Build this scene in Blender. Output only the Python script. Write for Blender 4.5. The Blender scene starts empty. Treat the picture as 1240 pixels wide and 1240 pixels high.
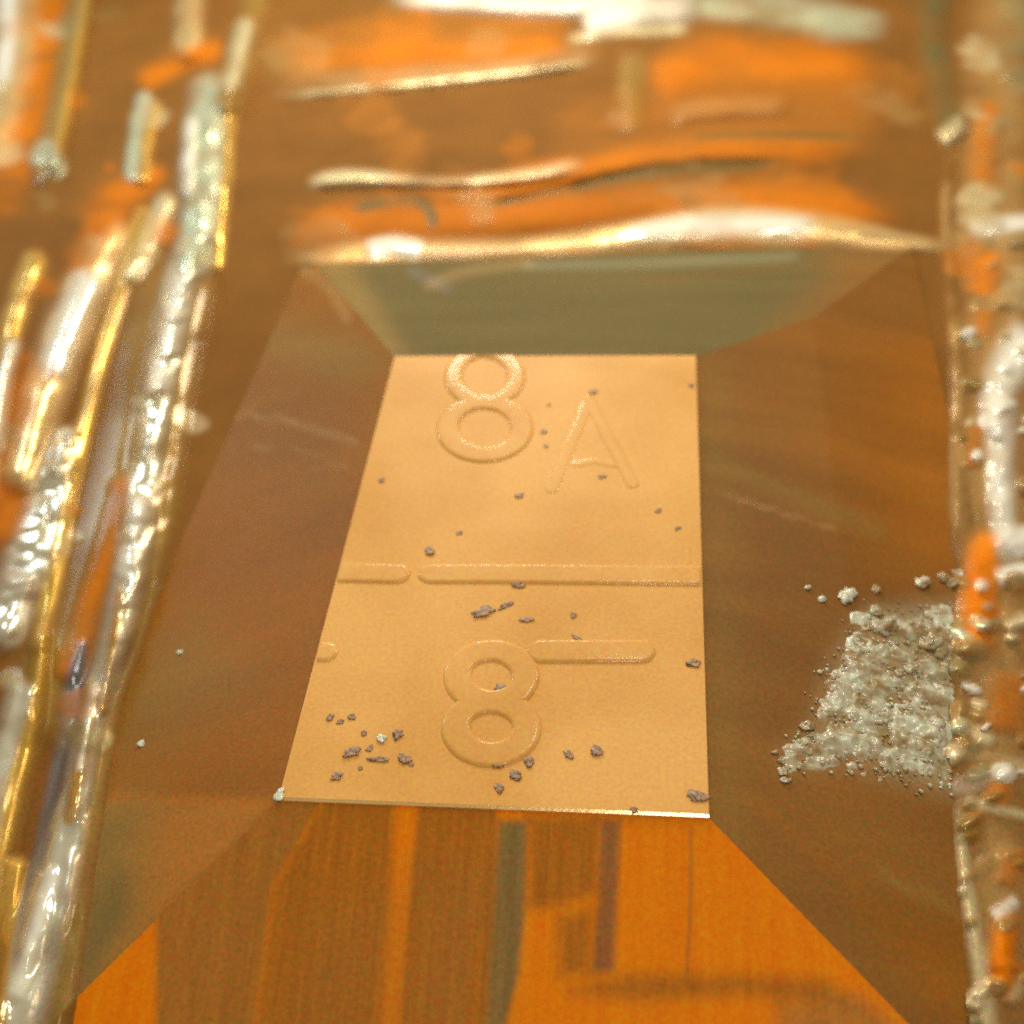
import bpy, bmesh, math, random
import numpy as np
from mathutils import Vector, noise as mnoise

random.seed(7)
SC = bpy.context.scene
COL = SC.collection

# ------------------------------------------------------------------ camera
F, CC = 1473.2858, 620.0                      # focal length / centre, in photo pixels
DX = np.array([0.99334194, 0.01185359, -0.11459181])
DY = np.array([0.09045289, -0.69625648, 0.71207105])
DZ = np.array([-0.07134469, -0.7176952, -0.69269295])
ROT = np.array([DX, DY, DZ])                  # photo axes (x right, y down, z forward) -> world
H = 0.25                                      # block height
CAM = np.array([0.8642, -1.51168623, 2.4261876 + H])
cd = bpy.data.cameras.new('camera')
cam = bpy.data.objects.new('camera', cd)
COL.objects.link(cam)
SC.camera = cam
cd.sensor_width = 36.0
cd.lens = F / 1240.0 * 36.0
cd.clip_start, cd.clip_end = 0.05, 200
from mathutils import Matrix
M = Matrix(((ROT[0, 0], -ROT[0, 1], -ROT[0, 2], CAM[0]),
            (ROT[1, 0], -ROT[1, 1], -ROT[1, 2], CAM[1]),
            (ROT[2, 0], -ROT[2, 1], -ROT[2, 2], CAM[2]), (0, 0, 0, 1)))
cam.matrix_world = M
cd.dof.use_dof = True
cd.dof.focus_distance = 2.95
cd.dof.aperture_fstop = 0.80

# ------------------------------------------------------------------ world + lamps
w = bpy.data.worlds.new('World')
SC.world = w
w.use_nodes = True
bg = w.node_tree.nodes['Background']
bg.inputs[0].default_value = (1.0, 0.86, 0.66, 1)
bg.inputs[1].default_value = 0.34

def lamp(name, loc, target, size, energy, color, size_y=None):
    ld = bpy.data.lights.new(name, 'AREA')
    ld.energy, ld.color, ld.size = energy, color, size
    if size_y:
        ld.shape, ld.size_y = 'RECTANGLE', size_y
    o = bpy.data.objects.new(name, ld)
    COL.objects.link(o)
    o.location = loc
    o.rotation_euler = (Vector(target) - Vector(loc)).to_track_quat('-Z', 'Y').to_euler()
    return o

lamp('back_lamp', (-0.35, 6.2, 2.85), (0.5, 0.9, 0.2), 1.5, 190, (1.0, 0.91, 0.72))
lamp('added_top_light', (1.0, 3.9, 6.2), (0.6, 1.6, 0.0), 1.3, 66, (1.0, 0.97, 0.92))  # added light, aimed so the rear crests mirror it
lamp('cool_fringe_light', (-5.0, 5.3, 3.0), (-0.6, 1.2, 0.0), 2.0, 110, (0.66, 0.85, 1.0), 2.2)  # added light that gives the left folds bluish rims
lamp('warm_fringe_light', (3.6, 4.9, 4.4), (0.6, 1.2, 0.0), 1.3, 70, (1.0, 0.93, 0.76), 1.6)  # added light for yellow gleams on right-facing slopes
lamp('front_fill_light', (1.35, -2.0, 6.0), (0.6, 0.3, 0.2), 1.2, 80, (1.0, 0.92, 0.78))  # added overhead fill, aimed to brighten the plate's front chamfer

SC.view_settings.view_transform = 'Standard'
SC.view_settings.look = 'None'
SC.view_settings.exposure = 0.0
SC.view_settings.gamma = 1.0
SC.cycles.use_denoising = False                # keep the fine sensor-like grain of the photograph
SC.cycles.use_adaptive_sampling = True
SC.cycles.adaptive_threshold = 0.06
SC.cycles.adaptive_min_samples = 12

# ------------------------------------------------------------------ helpers
def ray(px, py):
    return ROT @ np.array([px - CC, py - CC, F])

def at(px, py, z=0.0):
    r = ray(px, py)
    p = CAM + r * ((z - CAM[2]) / r[2])
    return Vector(p)

def on_plane(px, py, q, n):
    r = Vector(ray(px, py)); c = Vector(CAM)
    return c + r * ((q - c).dot(n) / r.dot(n))

def srgb(r, g, b):
    f = lambda v: (v / 255 / 12.92) if v / 255 <= 0.04045 else ((v / 255 + 0.055) / 1.055) ** 2.4
    return (f(r), f(g), f(b), 1.0)

def material(name, c1, c2, scale=3.0, rough=0.4, metal=0.0, coat=0.0, coat_rough=0.1,
             grain=0.25, bump=0.0, bump_scale=30.0, stretch=(1, 1, 1), rot=0.0, lo=0.35, hi=0.65,
             spec=0.5, streak=0.0, fine=0.05):
    m = bpy.data.materials.new(name); m.use_nodes = True
    nt = m.node_tree; N = nt.nodes; L = nt.links
    b = N['Principled BSDF']
    tc = N.new('ShaderNodeTexCoord')
    mp = N.new('ShaderNodeMapping')
    mp.inputs['Scale'].default_value = stretch
    mp.inputs['Rotation'].default_value = (0, 0, rot)
    L.new(tc.outputs['Object'], mp.inputs[0])
    n1 = N.new('ShaderNodeTexNoise')
    n1.inputs['Scale'].default_value = scale
    n1.inputs['Detail'].default_value = 5
    L.new(mp.outputs[0], n1.inputs['Vector'])
    rp = N.new('ShaderNodeValToRGB')
    rp.color_ramp.elements[0].position = lo; rp.color_ramp.elements[0].color = c1
    rp.color_ramp.elements[1].position = hi; rp.color_ramp.elements[1].color = c2
    L.new(n1.outputs[0], rp.inputs[0])
    n2 = N.new('ShaderNodeTexNoise')
    n2.inputs['Scale'].default_value = 95; n2.inputs['Detail'].default_value = 2
    L.new(tc.outputs['Object'], n2.inputs['Vector'])
    mx = N.new('ShaderNodeMix'); mx.data_type = 'RGBA'; mx.blend_type = 'OVERLAY'
    mx.inputs[0].default_value = grain
    L.new(rp.outputs[0], mx.inputs[6]); L.new(n2.outputs['Color'], mx.inputs[7])
    L.new(mx.outputs[2], b.inputs['Base Color'])
    b.inputs['Roughness'].default_value = rough
    b.inputs['Metallic'].default_value = metal
    b.inputs['Specular IOR Level'].default_value = spec
    b.inputs['Coat Weight'].default_value = coat
    b.inputs['Coat Roughness'].default_value = coat_rough
    bp0 = N.new('ShaderNodeBump'); bp0.inputs['Strength'].default_value = fine
    bp0.inputs['Distance'].default_value = 0.01
    L.new(n2.outputs[0], bp0.inputs['Height'])
    last = bp0
    if bump:
        n3 = N.new('ShaderNodeTexNoise')
        n3.inputs['Scale'].default_value = bump_scale; n3.inputs['Detail'].default_value = 3
        L.new(mp.outputs[0], n3.inputs['Vector'])
        bp = N.new('ShaderNodeBump'); bp.inputs['Strength'].default_value = bump
        bp.inputs['Distance'].default_value = 0.03
        L.new(n3.outputs[0], bp.inputs['Height'])
        L.new(bp0.outputs[0], bp.inputs['Normal'])
        last = bp
    L.new(last.outputs[0], b.inputs['Normal'])
    return m

MAT = {
 'plate':  material('lit_gold_metal', srgb(220, 160, 76), srgb(236, 178, 96), 2.6, 0.5, 0.0, grain=0.34, spec=0.2),  # paler than the sides: lamp sheen on the metal put into the colour
 'edge':   material('polished_gold_edge', srgb(226, 180, 104), srgb(238, 200, 130), 3.0, 0.2, 0.3, coat=1.0, grain=0.1),
 'ground': material('tarnished_copper', srgb(160, 108, 54), srgb(180, 120, 56), 1.6, 0.4, grain=0.3, spec=0.3),
 'crust':  material('pale_crust', srgb(158, 130, 82), srgb(216, 219, 192), 15, 0.35, 0.0, coat=0.6, grain=0.35, lo=.40, hi=.66),
 'grain':  material('mauve_dust', srgb(112, 96, 88), srgb(196, 154, 112), 70, 0.5, grain=0.4),
 'spark':  material('pale_dust', srgb(200, 205, 170), srgb(230, 232, 210), 40, 0.25, coat=0.8, grain=0.3),
}
MAT['mark'] = material('lit_gold_raised', srgb(220, 160, 76), srgb(236, 178, 96), 2.6, 0.5, 0.0, coat=0.26, coat_rough=0.09, grain=0.34, spec=0.2, fine=0.02)

def link(name, bm_or_data, mat, parent=None, smooth=True):
    if isinstance(bm_or_data, bmesh.types.BMesh):
        me = bpy.data.meshes.new(name)
        bmesh.ops.recalc_face_normals(bm_or_data, faces=bm_or_data.faces)
        bm_or_data.to_mesh(me); bm_or_data.free()
    else:
        me = bm_or_data
    for p in me.polygons:
        p.use_smooth = smooth
    if not me.materials:
        me.materials.append(mat)
    o = bpy.data.objects.new(name, me)
    COL.objects.link(o)
    if parent:
        o.parent = parent
        if 'base_v' in parent:                       # keep the mesh where it was built; sub-parts follow their part
            o.location = [-v for v in parent['base_v']]
    return o

def thing(name, loc, label, cat, group=None):
    o = bpy.data.objects.new(name, None)
    COL.objects.link(o)
    o.location = loc
    o['base_v'] = list(loc)
    o['label'] = label; o['category'] = cat
    if group: o['group'] = group
    return o

def patch(rows):
    """quad sheet from rows of points"""
    bm = bmesh.new()
    vs = [[bm.verts.new(p) for p in r] for r in rows]
    for i in range(len(vs) - 1):
        for j in range(len(vs[0]) - 1):
            bm.faces.new((vs[i][j], vs[i][j + 1], vs[i + 1][j + 1], vs[i + 1][j]))
    return bm

def smooth_path(pts, n):
    """Catmull-Rom through pts, n samples"""
    P = [np.array(p, float) for p in pts]
    P = [2 * P[0] - P[1]] + P + [2 * P[-1] - P[-2]]
    seg = len(P) - 3
    out = []
    for k in range(n):
        u = k / (n - 1) * seg
        i = min(int(u), seg - 1); t = u - i
        a, b, c, d = P[i:i + 4]
        out.append(0.5 * ((2 * b) + (-a + c) * t + (2 * a - 5 * b + 4 * c - d) * t * t + (-a + 3 * b - 3 * c + d) * t ** 3))
    return out

def project(P):
    """world points (n,3) -> photo pixels (n,2)"""
    d = (np.asarray(P) - CAM) @ ROT
    return np.stack([d[:, 0] / d[:, 2] * F + CC, d[:, 1] / d[:, 2] * F + CC], 1)

def vnoise(P, freq, seed):
    sv = Vector((seed * 7.31, seed * 3.17, seed * 1.7))
    return np.array([mnoise.noise(Vector(p) * freq + sv) for p in P])

def polyline_coord(XY, pts, widths):
    """signed offset across a path / half width, and the position along it, for every point"""
    length = sum(math.dist(pts[i], pts[i + 1]) for i in range(len(pts) - 1))
    n = max(8, int(length / 9))
    path = np.array(smooth_path(pts, n))
    wl = widths if isinstance(widths, (list, tuple)) else [widths] * len(pts)
    ws = np.interp(np.linspace(0, 1, n), np.linspace(0, 1, len(wl)), wl)
    best = np.full(len(XY), 1e18); off = np.zeros(len(XY)); hw = np.ones(len(XY)); al = np.zeros(len(XY))
    for i in range(n - 1):
        A, B = path[i], path[i + 1]
        d = B - A; l2 = d @ d + 1e-9
        t = np.clip(((XY - A) @ d) / l2, 0, 1)
        c = A + t[:, None] * d
        r = XY - c
        q = (r * r).sum(1)
        m = q < best
        best[m] = q[m]
        sg = np.sign(d[0] * r[:, 1] - d[1] * r[:, 0])
        off[m] = (np.sqrt(q) * sg)[m]
        hw[m] = ((ws[i] + (ws[i + 1] - ws[i]) * t) / 2)[m]
        al[m] = ((i + t) / (n - 1))[m]
    return off / hw, al

def poly_weight(XY, P, soft):
    """1 inside the outline, falling to 0 across its soft edge"""
    P = np.array(P, float)
    ins = np.zeros(len(XY), bool); dist = np.full(len(XY), 1e9)
    for i in range(len(P)):
        A, B = P[i - 1], P[i]
        c = (A[1] > XY[:, 1]) != (B[1] > XY[:, 1])
        with np.errstate(divide='ignore', invalid='ignore'):
            xx = (B[0] - A[0]) * (XY[:, 1] - A[1]) / (B[1] - A[1] + 1e-12) + A[0]
        ins ^= c & (XY[:, 0] < xx)
        d = B - A
        t = np.clip(((XY - A) @ d) / (d @ d + 1e-9), 0, 1)
        dist = np.minimum(dist, np.linalg.norm(XY - A - t[:, None] * d, axis=1))
    sd = np.where(ins, dist, -dist)
    x = np.clip(sd / soft * 0.5 + 0.5, 0, 1)
    return x * x * (3 - 2 * x)

# surface tones, some with reflected light painted in: colour, roughness, metallic, coat
SURFACE_TONES = {
 'brown':  (srgb(142, 93, 34), .5, 0, 0), 'umber': (srgb(136, 91, 38), .5, 0, 0), 'dull': (srgb(144, 112, 52), .5, 0, 0),
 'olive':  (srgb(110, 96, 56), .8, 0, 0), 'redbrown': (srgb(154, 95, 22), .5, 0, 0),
 'amber':  (srgb(238, 132, 0), .6, 0, 0), 'rust': (srgb(180, 108, 24), .6, 0, 0), 'reflect_brown': (srgb(174, 112, 40), .6, 0, 0),  # rust is only a tone; front facet stripes paint reflections with it
 'grey':   (srgb(142, 112, 60), .6, 0, 0), 'mauve': (srgb(160, 102, 50), .6, 0, 0),
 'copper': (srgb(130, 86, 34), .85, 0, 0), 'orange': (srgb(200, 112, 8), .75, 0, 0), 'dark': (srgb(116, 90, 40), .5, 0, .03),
 'pink':   (srgb(180, 134, 78), .36, .1, .2), 'tan': (srgb(178, 140, 80), .30, .3, .3),
 'gold':   (srgb(226, 178, 78), .20, .6, .3), 'satin': (srgb(236, 200, 134), .30, .7, .3),
 'silver': (srgb(240, 234, 204), .15, .65, .6), 'pale': (srgb(222, 204, 154), .32, .35, .5), 'white': (srgb(253, 249, 230), .18, .05, .8),  # white is highlight put into the colour, pale partly so
 'mint':   (srgb(204, 212, 176), .3, .4, .6), 'slate': (srgb(126, 128, 132), .2, .7, .2), 'brass': (srgb(152, 118, 50), .3, .15, .3),
 'haze':   (srgb(176, 136, 78), .4, 0, .1), 'moss': (srgb(150, 138, 92), .35, .1, .3),
}

def coat_material(name, mottle=0.3, mscale=2.0, stretch=(1, 1, 1), rot=0.0, grain=0.42, fine=0.08, crinkle=0.0, cscale=22):
    m = bpy.data.materials.new(name); m.use_nodes = True
    nt = m.node_tree; N = nt.nodes; L = nt.links
    b = N['Principled BSDF']
    tc = N.new('ShaderNodeTexCoord'); mp = N.new('ShaderNodeMapping')
    mp.inputs['Scale'].default_value = stretch; mp.inputs['Rotation'].default_value = (0, 0, rot)
    L.new(tc.outputs['Object'], mp.inputs[0])
    ta = N.new('ShaderNodeAttribute'); ta.attribute_name = 'coating'
    ga = N.new('ShaderNodeAttribute'); ga.attribute_name = 'gloss'
    n1 = N.new('ShaderNodeTexNoise'); n1.inputs['Scale'].default_value = mscale; n1.inputs['Detail'].default_value = 6
    L.new(mp.outputs[0], n1.inputs['Vector'])
    m1 = N.new('ShaderNodeMix'); m1.data_type = 'RGBA'; m1.blend_type = 'OVERLAY'; m1.inputs[0].default_value = mottle
    L.new(ta.outputs['Color'], m1.inputs[6]); L.new(n1.outputs[0], m1.inputs[7])
    n2 = N.new('ShaderNodeTexNoise'); n2.inputs['Scale'].default_value = 95; n2.inputs['Detail'].default_value = 2
    L.new(tc.outputs['Object'], n2.inputs['Vector'])
    m2 = N.new('ShaderNodeMix'); m2.data_type = 'RGBA'; m2.blend_type = 'OVERLAY'; m2.inputs[0].default_value = grain
    L.new(m1.outputs[2], m2.inputs[6]); L.new(n2.outputs['Color'], m2.inputs[7])
    L.new(m2.outputs[2], b.inputs['Base Color'])
    sp = N.new('ShaderNodeSeparateColor'); L.new(ga.outputs['Color'], sp.inputs[0])
    L.new(sp.outputs[0], b.inputs['Roughness']); L.new(sp.outputs[1], b.inputs['Metallic']); L.new(sp.outputs[2], b.inputs['Coat Weight'])
    b.inputs['Coat Roughness'].default_value = 0.12
    b.inputs['Specular IOR Level'].default_value = 0.10
    bp = N.new('ShaderNodeBump'); bp.inputs['Strength'].default_value = fine; bp.inputs['Distance'].default_value = 0.01
    L.new(n2.outputs[0], bp.inputs['Height'])
    if crinkle:
        n3 = N.new('ShaderNodeTexNoise'); n3.inputs['Scale'].default_value = cscale; n3.inputs['Detail'].default_value = 1.5
        L.new(tc.outputs['Object'], n3.inputs['Vector'])
        ml = N.new('ShaderNodeMath'); ml.operation = 'MULTIPLY'
        L.new(n3.outputs[0], ml.inputs[0]); L.new(sp.outputs[1], ml.inputs[1])
        b2 = N.new('ShaderNodeBump'); b2.inputs['Strength'].default_value = crinkle; b2.inputs['Distance'].default_value = 0.03
        L.new(ml.outputs[0], b2.inputs['Height']); L.new(bp.outputs[0], b2.inputs['Normal'])
        L.new(b2.outputs[0], b.inputs['Normal']); L.new(b2.outputs[0], b.inputs['Coat Normal'])
    else:
        L.new(bp.outputs[0], b.inputs['Normal'])
    return m

def sheet(ni, nj, XY, place, base, regions, mat, keep=None):
    """One continuous coated surface, ni x nj points. regions = dicts(name, parent, w(XY)->weight, coat, height, noise).
    The surface is cut along the region outlines into parts that share one set of normals. place(h) -> world points."""
    n = len(XY)
    col = np.tile(np.array(SURFACE_TONES[base][0][:3]), (n, 1)); gl = np.tile(np.array(SURFACE_TONES[base][1:]), (n, 1)).astype(float)
    h = np.zeros(n); owner = np.full(n, -1)
    for k, r in enumerate(regions):
        wt = r['w']; c = SURFACE_TONES[r['coat']]; a = (wt * r.get('alpha', 1.0))[:, None]
        col = col * (1 - a) + np.array(c[0][:3]) * a
        gl = gl * (1 - a) + np.array(c[1:]) * a
        h = h + r.get('h', 0)
        if r.get('name'):
            owner[r.get('ow', wt) > r.get('own', 0.5)] = k
    P = place(h)
    idx = np.arange(n).reshape(ni, nj)
    Q = np.stack([idx[:-1, :-1], idx[:-1, 1:], idx[1:, 1:], idx[1:, :-1]], -1).reshape(-1, 4)
    # face normals -> point normals
    fn = np.cross(P[Q[:, 2]] - P[Q[:, 0]], P[Q[:, 3]] - P[Q[:, 1]])
    if fn[:, 2].sum() < 0:
        Q = Q[:, ::-1]; fn = -fn
    vn = np.zeros((n, 3))
    for c in range(4): np.add.at(vn, Q[:, c], fn)
    vn /= np.linalg.norm(vn, axis=1, keepdims=True) + 1e-12
    fo = np.sort(owner[Q], 1)[:, 2]
    if keep is not None:
        ok = keep(Q, fo)
        Q, fo = Q[ok], fo[ok]
    out = []
    cuts = []; crumbs = []
    for k in sorted(set(fo.tolist()), reverse=True):
        f = Q[fo == k]
        lab = np.arange(n)                                   # split into connected pieces
        while True:
            lo = lab[f].min(1)
            new = lab.copy()
            for c in range(4): np.minimum.at(new, f[:, c], lo)
            new = new[new]
            if (new == lab).all(): break
            lab = new
        fl = lab[f[:, 0]]
        ids, cnts = np.unique(fl, return_counts=True)
        if k < 0:
            cuts.append((k, np.concatenate([f] + crumbs)))
        elif len(ids) == 1 and cnts[0] > 12:
            cuts.append((k, f))
        else:
            for i_, c_ in zip(ids, cnts):
                if c_ > 12: cuts.append((k, f[fl == i_]))
                else: crumbs.append(f[fl == i_])
    for k, f in cuts:
        u, inv = np.unique(f, return_inverse=True)
        me = bpy.data.meshes.new(regions[k]['name'] if k >= 0 else 'surface')
        me.from_pydata([tuple(p) for p in P[u]], [], [tuple(x) for x in inv.reshape(-1, 4).tolist()])
        for nm, arr in (('coating', col), ('gloss', gl)):
            at_ = me.color_attributes.new(nm, 'FLOAT_COLOR', 'POINT')
            at_.data.foreach_set('color', np.concatenate([arr[u], np.ones((len(u), 1))], 1).astype(np.float32).ravel())
        for p in me.polygons: p.use_smooth = True
        me.normals_split_custom_set_from_vertices([tuple(x) for x in vn[u]])
        me.materials.append(mat)
        out.append((k, me))
    return out

def band(name, pts, width, height, coat, parent=None, crinkle=0.15, freq=9.0, alpha=1.0, edge=1.1, patch=0.5):
    """description of a fold: a raised band along a path (photo pixels)"""
    return dict(name=name, pts=pts, width=width, height=height, coat=coat, parent=parent, crinkle=crinkle, freq=freq, alpha=alpha, edge=edge, patch=patch)

# ------------------------------------------------------------------ the block: a low truncated pyramid
PT = {'bl': at(337, 970, H), 'br': at(859, 991, H), 'tl': at(478, 433, H), 'tr': at(843, 432, H)}
def ridge_base(corner, px, py, drop):
    p = at(px, py, H - drop)
    return corner + (p - corner) * (H / drop)
PB = {'bl': ridge_base(PT['bl'], 60, 1240, 0.16), 'br': ridge_base(PT['br'], 1100, 1240, 0.13),
      'tl': at(372, 308, 0.0), 'tr': at(1105, 298, 0.0)}
for k in PB: PB[k].z = 0.0
MID = on_plane(985, 384, PT['tr'], Vector((0, 0.25, 1)).normalized())   # the back right ridge bends here

block = thing('truncated_pyramid_block', (0.5, 0.86, 0.0),
              'low truncated pyramid block with a bright gold top face carrying raised marks', 'block')

def lerp(a, b, t): return a + (b - a) * t

FACET = {}
def facet(name, top0, top1, bot0, bot1, base, regions, mat, nu=90, nv=60, mids=(None, None), wob=0.0):
    P = np.zeros((nv + 1, nu + 1, 3))
    for j in range(nv + 1):
        v = j / nv
        def side(t, b, mid):
            if mid is None: return lerp(t, b, v)
            return lerp(t, mid, v / 0.5) if v < 0.5 else lerp(mid, b, (v - 0.5) / 0.5)
        a, b = side(top0, bot0, mids[0]), side(top1, bot1, mids[1])
        for i in range(nu + 1):
            u = i / nu
            p = lerp(a, b, u)
            e = min(1, min(u, 1 - u) * 5) * min(1, min(v, 1 - v) * 5)
            P[j, i] = (p.x, p.y, p.z + wob * e * mnoise.noise(Vector((p.x * 1.5, p.y * 1.5, 0.7))))
    P = P.reshape(-1, 3)
    XY = project(P)
    rg = []
    for r in regions:
        q = dict(r)
        if 'poly' in r: q['w'] = poly_weight(XY, r['poly'], r.get('soft', 8))
        else:
            s, al = polyline_coord(XY, r['pts'], r['width'])
            q['w'] = np.clip(1 - s * s, 0, 1) ** 2
        q['coat'] = r['coat']
        rg.append(q)
    def place(h):
        R = P.copy(); R[:, 2] += h; return R
    ms = sheet(nv + 1, nu + 1, XY, place, base, rg, mat)
    root = None
    for k, me in ms:
        nm = name if k < 0 else rg[k]['name']
        me.name = nm
        o = link(nm, me, mat, block)
        if k < 0: root = o
    FACET[name] = P, nu, nv
    return root

# top face: a plate with a small rounded edge
def plate_ring(s, dz):
    out = []
    for k in ('bl', 'br', 'tr', 'tl'):
        p = PT[k]
        d = Vector((0.3 if k[1] == 'l' else -0.3, 1 if k[0] == 'b' else -0.4, 0))
        q = p + d * s; q.z += dz
        out.append(q)
    return out
ZT = H + 0.008
bm = bmesh.new()
rings = [[bm.verts.new(p) for p in plate_ring(s, dz)] for s, dz in ((0.006, -0.01), (0.006, 0.008))]
for i in range(4):
    bm.faces.new((rings[0][i], rings[0][(i + 1) % 4], rings[1][(i + 1) % 4], rings[1][i]))
bm.faces.new(rings[-1])
top = link('top_plate', bm, MAT['plate'], block, smooth=False)
bm = bmesh.new()                                        # polished chamfer round the plate
rings = [[bm.verts.new(p) for p in plate_ring(s, dz)] for s, dz in ((-.001, -0.006), (-0.001, 0.0048), (0.0065, 0.0081))]
for a, b in zip(rings, rings[1:]):
    for i in range(4):
        bm.faces.new((a[i], a[(i + 1) % 4], b[(i + 1) % 4], b[i]))
link('plate_edge', bm, MAT['edge'], block, smooth=False)

M_SIDE = coat_material('side_metal_tone', 0.22, 2.0, (0.6, 2.6, 1), 0.2)  # same metal as the plate; what each side reflects is put into its colour
M_RIGHT = coat_material('right_metal_tone', 0.35, 1.8, (0.6, 3.0, 1), -0.6)
M_FRONT = coat_material('front_reflections', 0.30, 4.0, (15, 0.7, 1), 0.0)
YB = 1340
facet('left_facet', PT['bl'], PT['tl'], PB['bl'], PB['tl'], 'redbrown', [
    dict(name='corner_reflection', poly=[(337, 968), (192, 1108), (40, 1262), (40, 1160), (70, 1050), (90, 962), (210, 966)], coat='reflect_brown', soft=9),  # brown reflection painted into the lower corner
    dict(poly=[(180, 970), (160, 1130), (40, 1262), (40, 1160), (70, 1050), (90, 962)], coat='dull', soft=50),
    dict(poly=[(70, 1280), (150, 1100), (145, 1060), (100, 1150)], coat='olive', soft=30, alpha=.8),
    dict(pts=[(360, 975), (250, 968), (95, 962)], width=10, coat='orange', alpha=.35),
    dict(poly=[(140, 800), (240, 760), (300, 820), (200, 900), (110, 900)], coat='dull', soft=60, alpha=.6),
    dict(poly=[(360, 320), (480, 433), (420, 640), (220, 560), (270, 330)], coat='brown', soft=90),
    dict(poly=[(300, 390), (440, 410), (470, 440), (420, 460), (250, 400)], coat='dull', soft=30, alpha=.7),
    dict(pts=[(250, 500), (340, 508), (430, 535)], width=14, coat='tan', alpha=.30),
    dict(pts=[(280, 540), (350, 545), (420, 565)], width=8, coat='tan', alpha=.2),
    dict(pts=[(360, 320), (400, 350), (420, 385)], width=24, coat='tan', alpha=.5),
], M_SIDE, wob=0.008)
facet('right_facet', PT['tr'], PT['br'], PB['tr'], PB['br'], 'umber', [
    dict(poly=[(960, 400), (1180, 380), (1180, 700), (1060, 690), (1000, 560)], coat='redbrown', soft=90),
    dict(poly=[(1090, 430), (1180, 400), (1180, 680), (1110, 690)], coat='rust', soft=40, alpha=.3),
    dict(poly=[(860, 440), (985, 400), (1050, 470), (900, 520)], coat='brown', soft=50, alpha=.7),
    dict(poly=[(990, 376), (1120, 300), (1160, 310), (1150, 395), (1050, 390)], coat='brown', soft=20),
    dict(pts=[(865, 560), (960, 600), (1060, 640)], width=40, coat='dull', alpha=.5),
    dict(pts=[(880, 600), (960, 625), (1010, 640)], width=10, coat='tan', alpha=.25),
    dict(pts=[(880, 720), (950, 760), (1000, 785)], width=26, coat='brown', alpha=.7),
    dict(pts=[(1000, 1000), (1080, 1060), (1160, 1120)], width=40, coat='brown', alpha=.6),
    dict(pts=[(1070, 1060), (1130, 1090), (1180, 1120)], width=24, coat='dull', alpha=.6),
    dict(poly=[(1040, 1090), (1180, 1130), (1180, 1240), (1120, 1210)], coat='redbrown', soft=40, alpha=.8),
    dict(pts=[(900, 960), (960, 1010), (1040, 1070)], width=30, coat='redbrown', alpha=.4),
    dict(poly=[(850, 440), (880, 440), (900, 1020), (855, 991)], coat='dull', soft=40, alpha=.5),
    dict(poly=[(955, 920), (990, 870), (1010, 800), (1050, 745), (1175, 730), (1175, 960), (1100, 945), (1020, 920)], coat='pale', soft=30, alpha=.32),
    dict(poly=[(1060, 745), (1170, 740), (1165, 950), (1110, 930), (1130, 830)], coat='mint', soft=24, alpha=.4),
], M_RIGHT, mids=(MID, None), wob=0.008)
facet('back_facet', PT['tl'], PT['tr'], PB['tl'], PB['tr'], 'olive', [
    dict(poly=[(1000, 300), (1110, 290), (1120, 330), (985, 390), (940, 400), (1000, 340)], coat='brown', soft=40, alpha=.8),
    dict(poly=[(360, 300), (420, 310), (500, 440), (470, 440)], coat='dull', soft=20, alpha=.8),
    dict(pts=[(520, 345), (560, 330), (640, 318)], width=26, coat='tan', alpha=.3),
    dict(pts=[(500, 330), (525, 340), (540, 350)], width=24, coat='slate', alpha=.2),
    dict(pts=[(640, 322), (800, 318), (960, 310)], width=22, coat='mint', alpha=.12),
    dict(pts=[(780, 340), (900, 330), (1000, 318)], width=18, coat='dark', alpha=.6),
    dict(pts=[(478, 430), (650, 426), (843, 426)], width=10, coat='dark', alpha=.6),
], M_SIDE, mids=(None, MID), wob=0.012)
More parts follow.
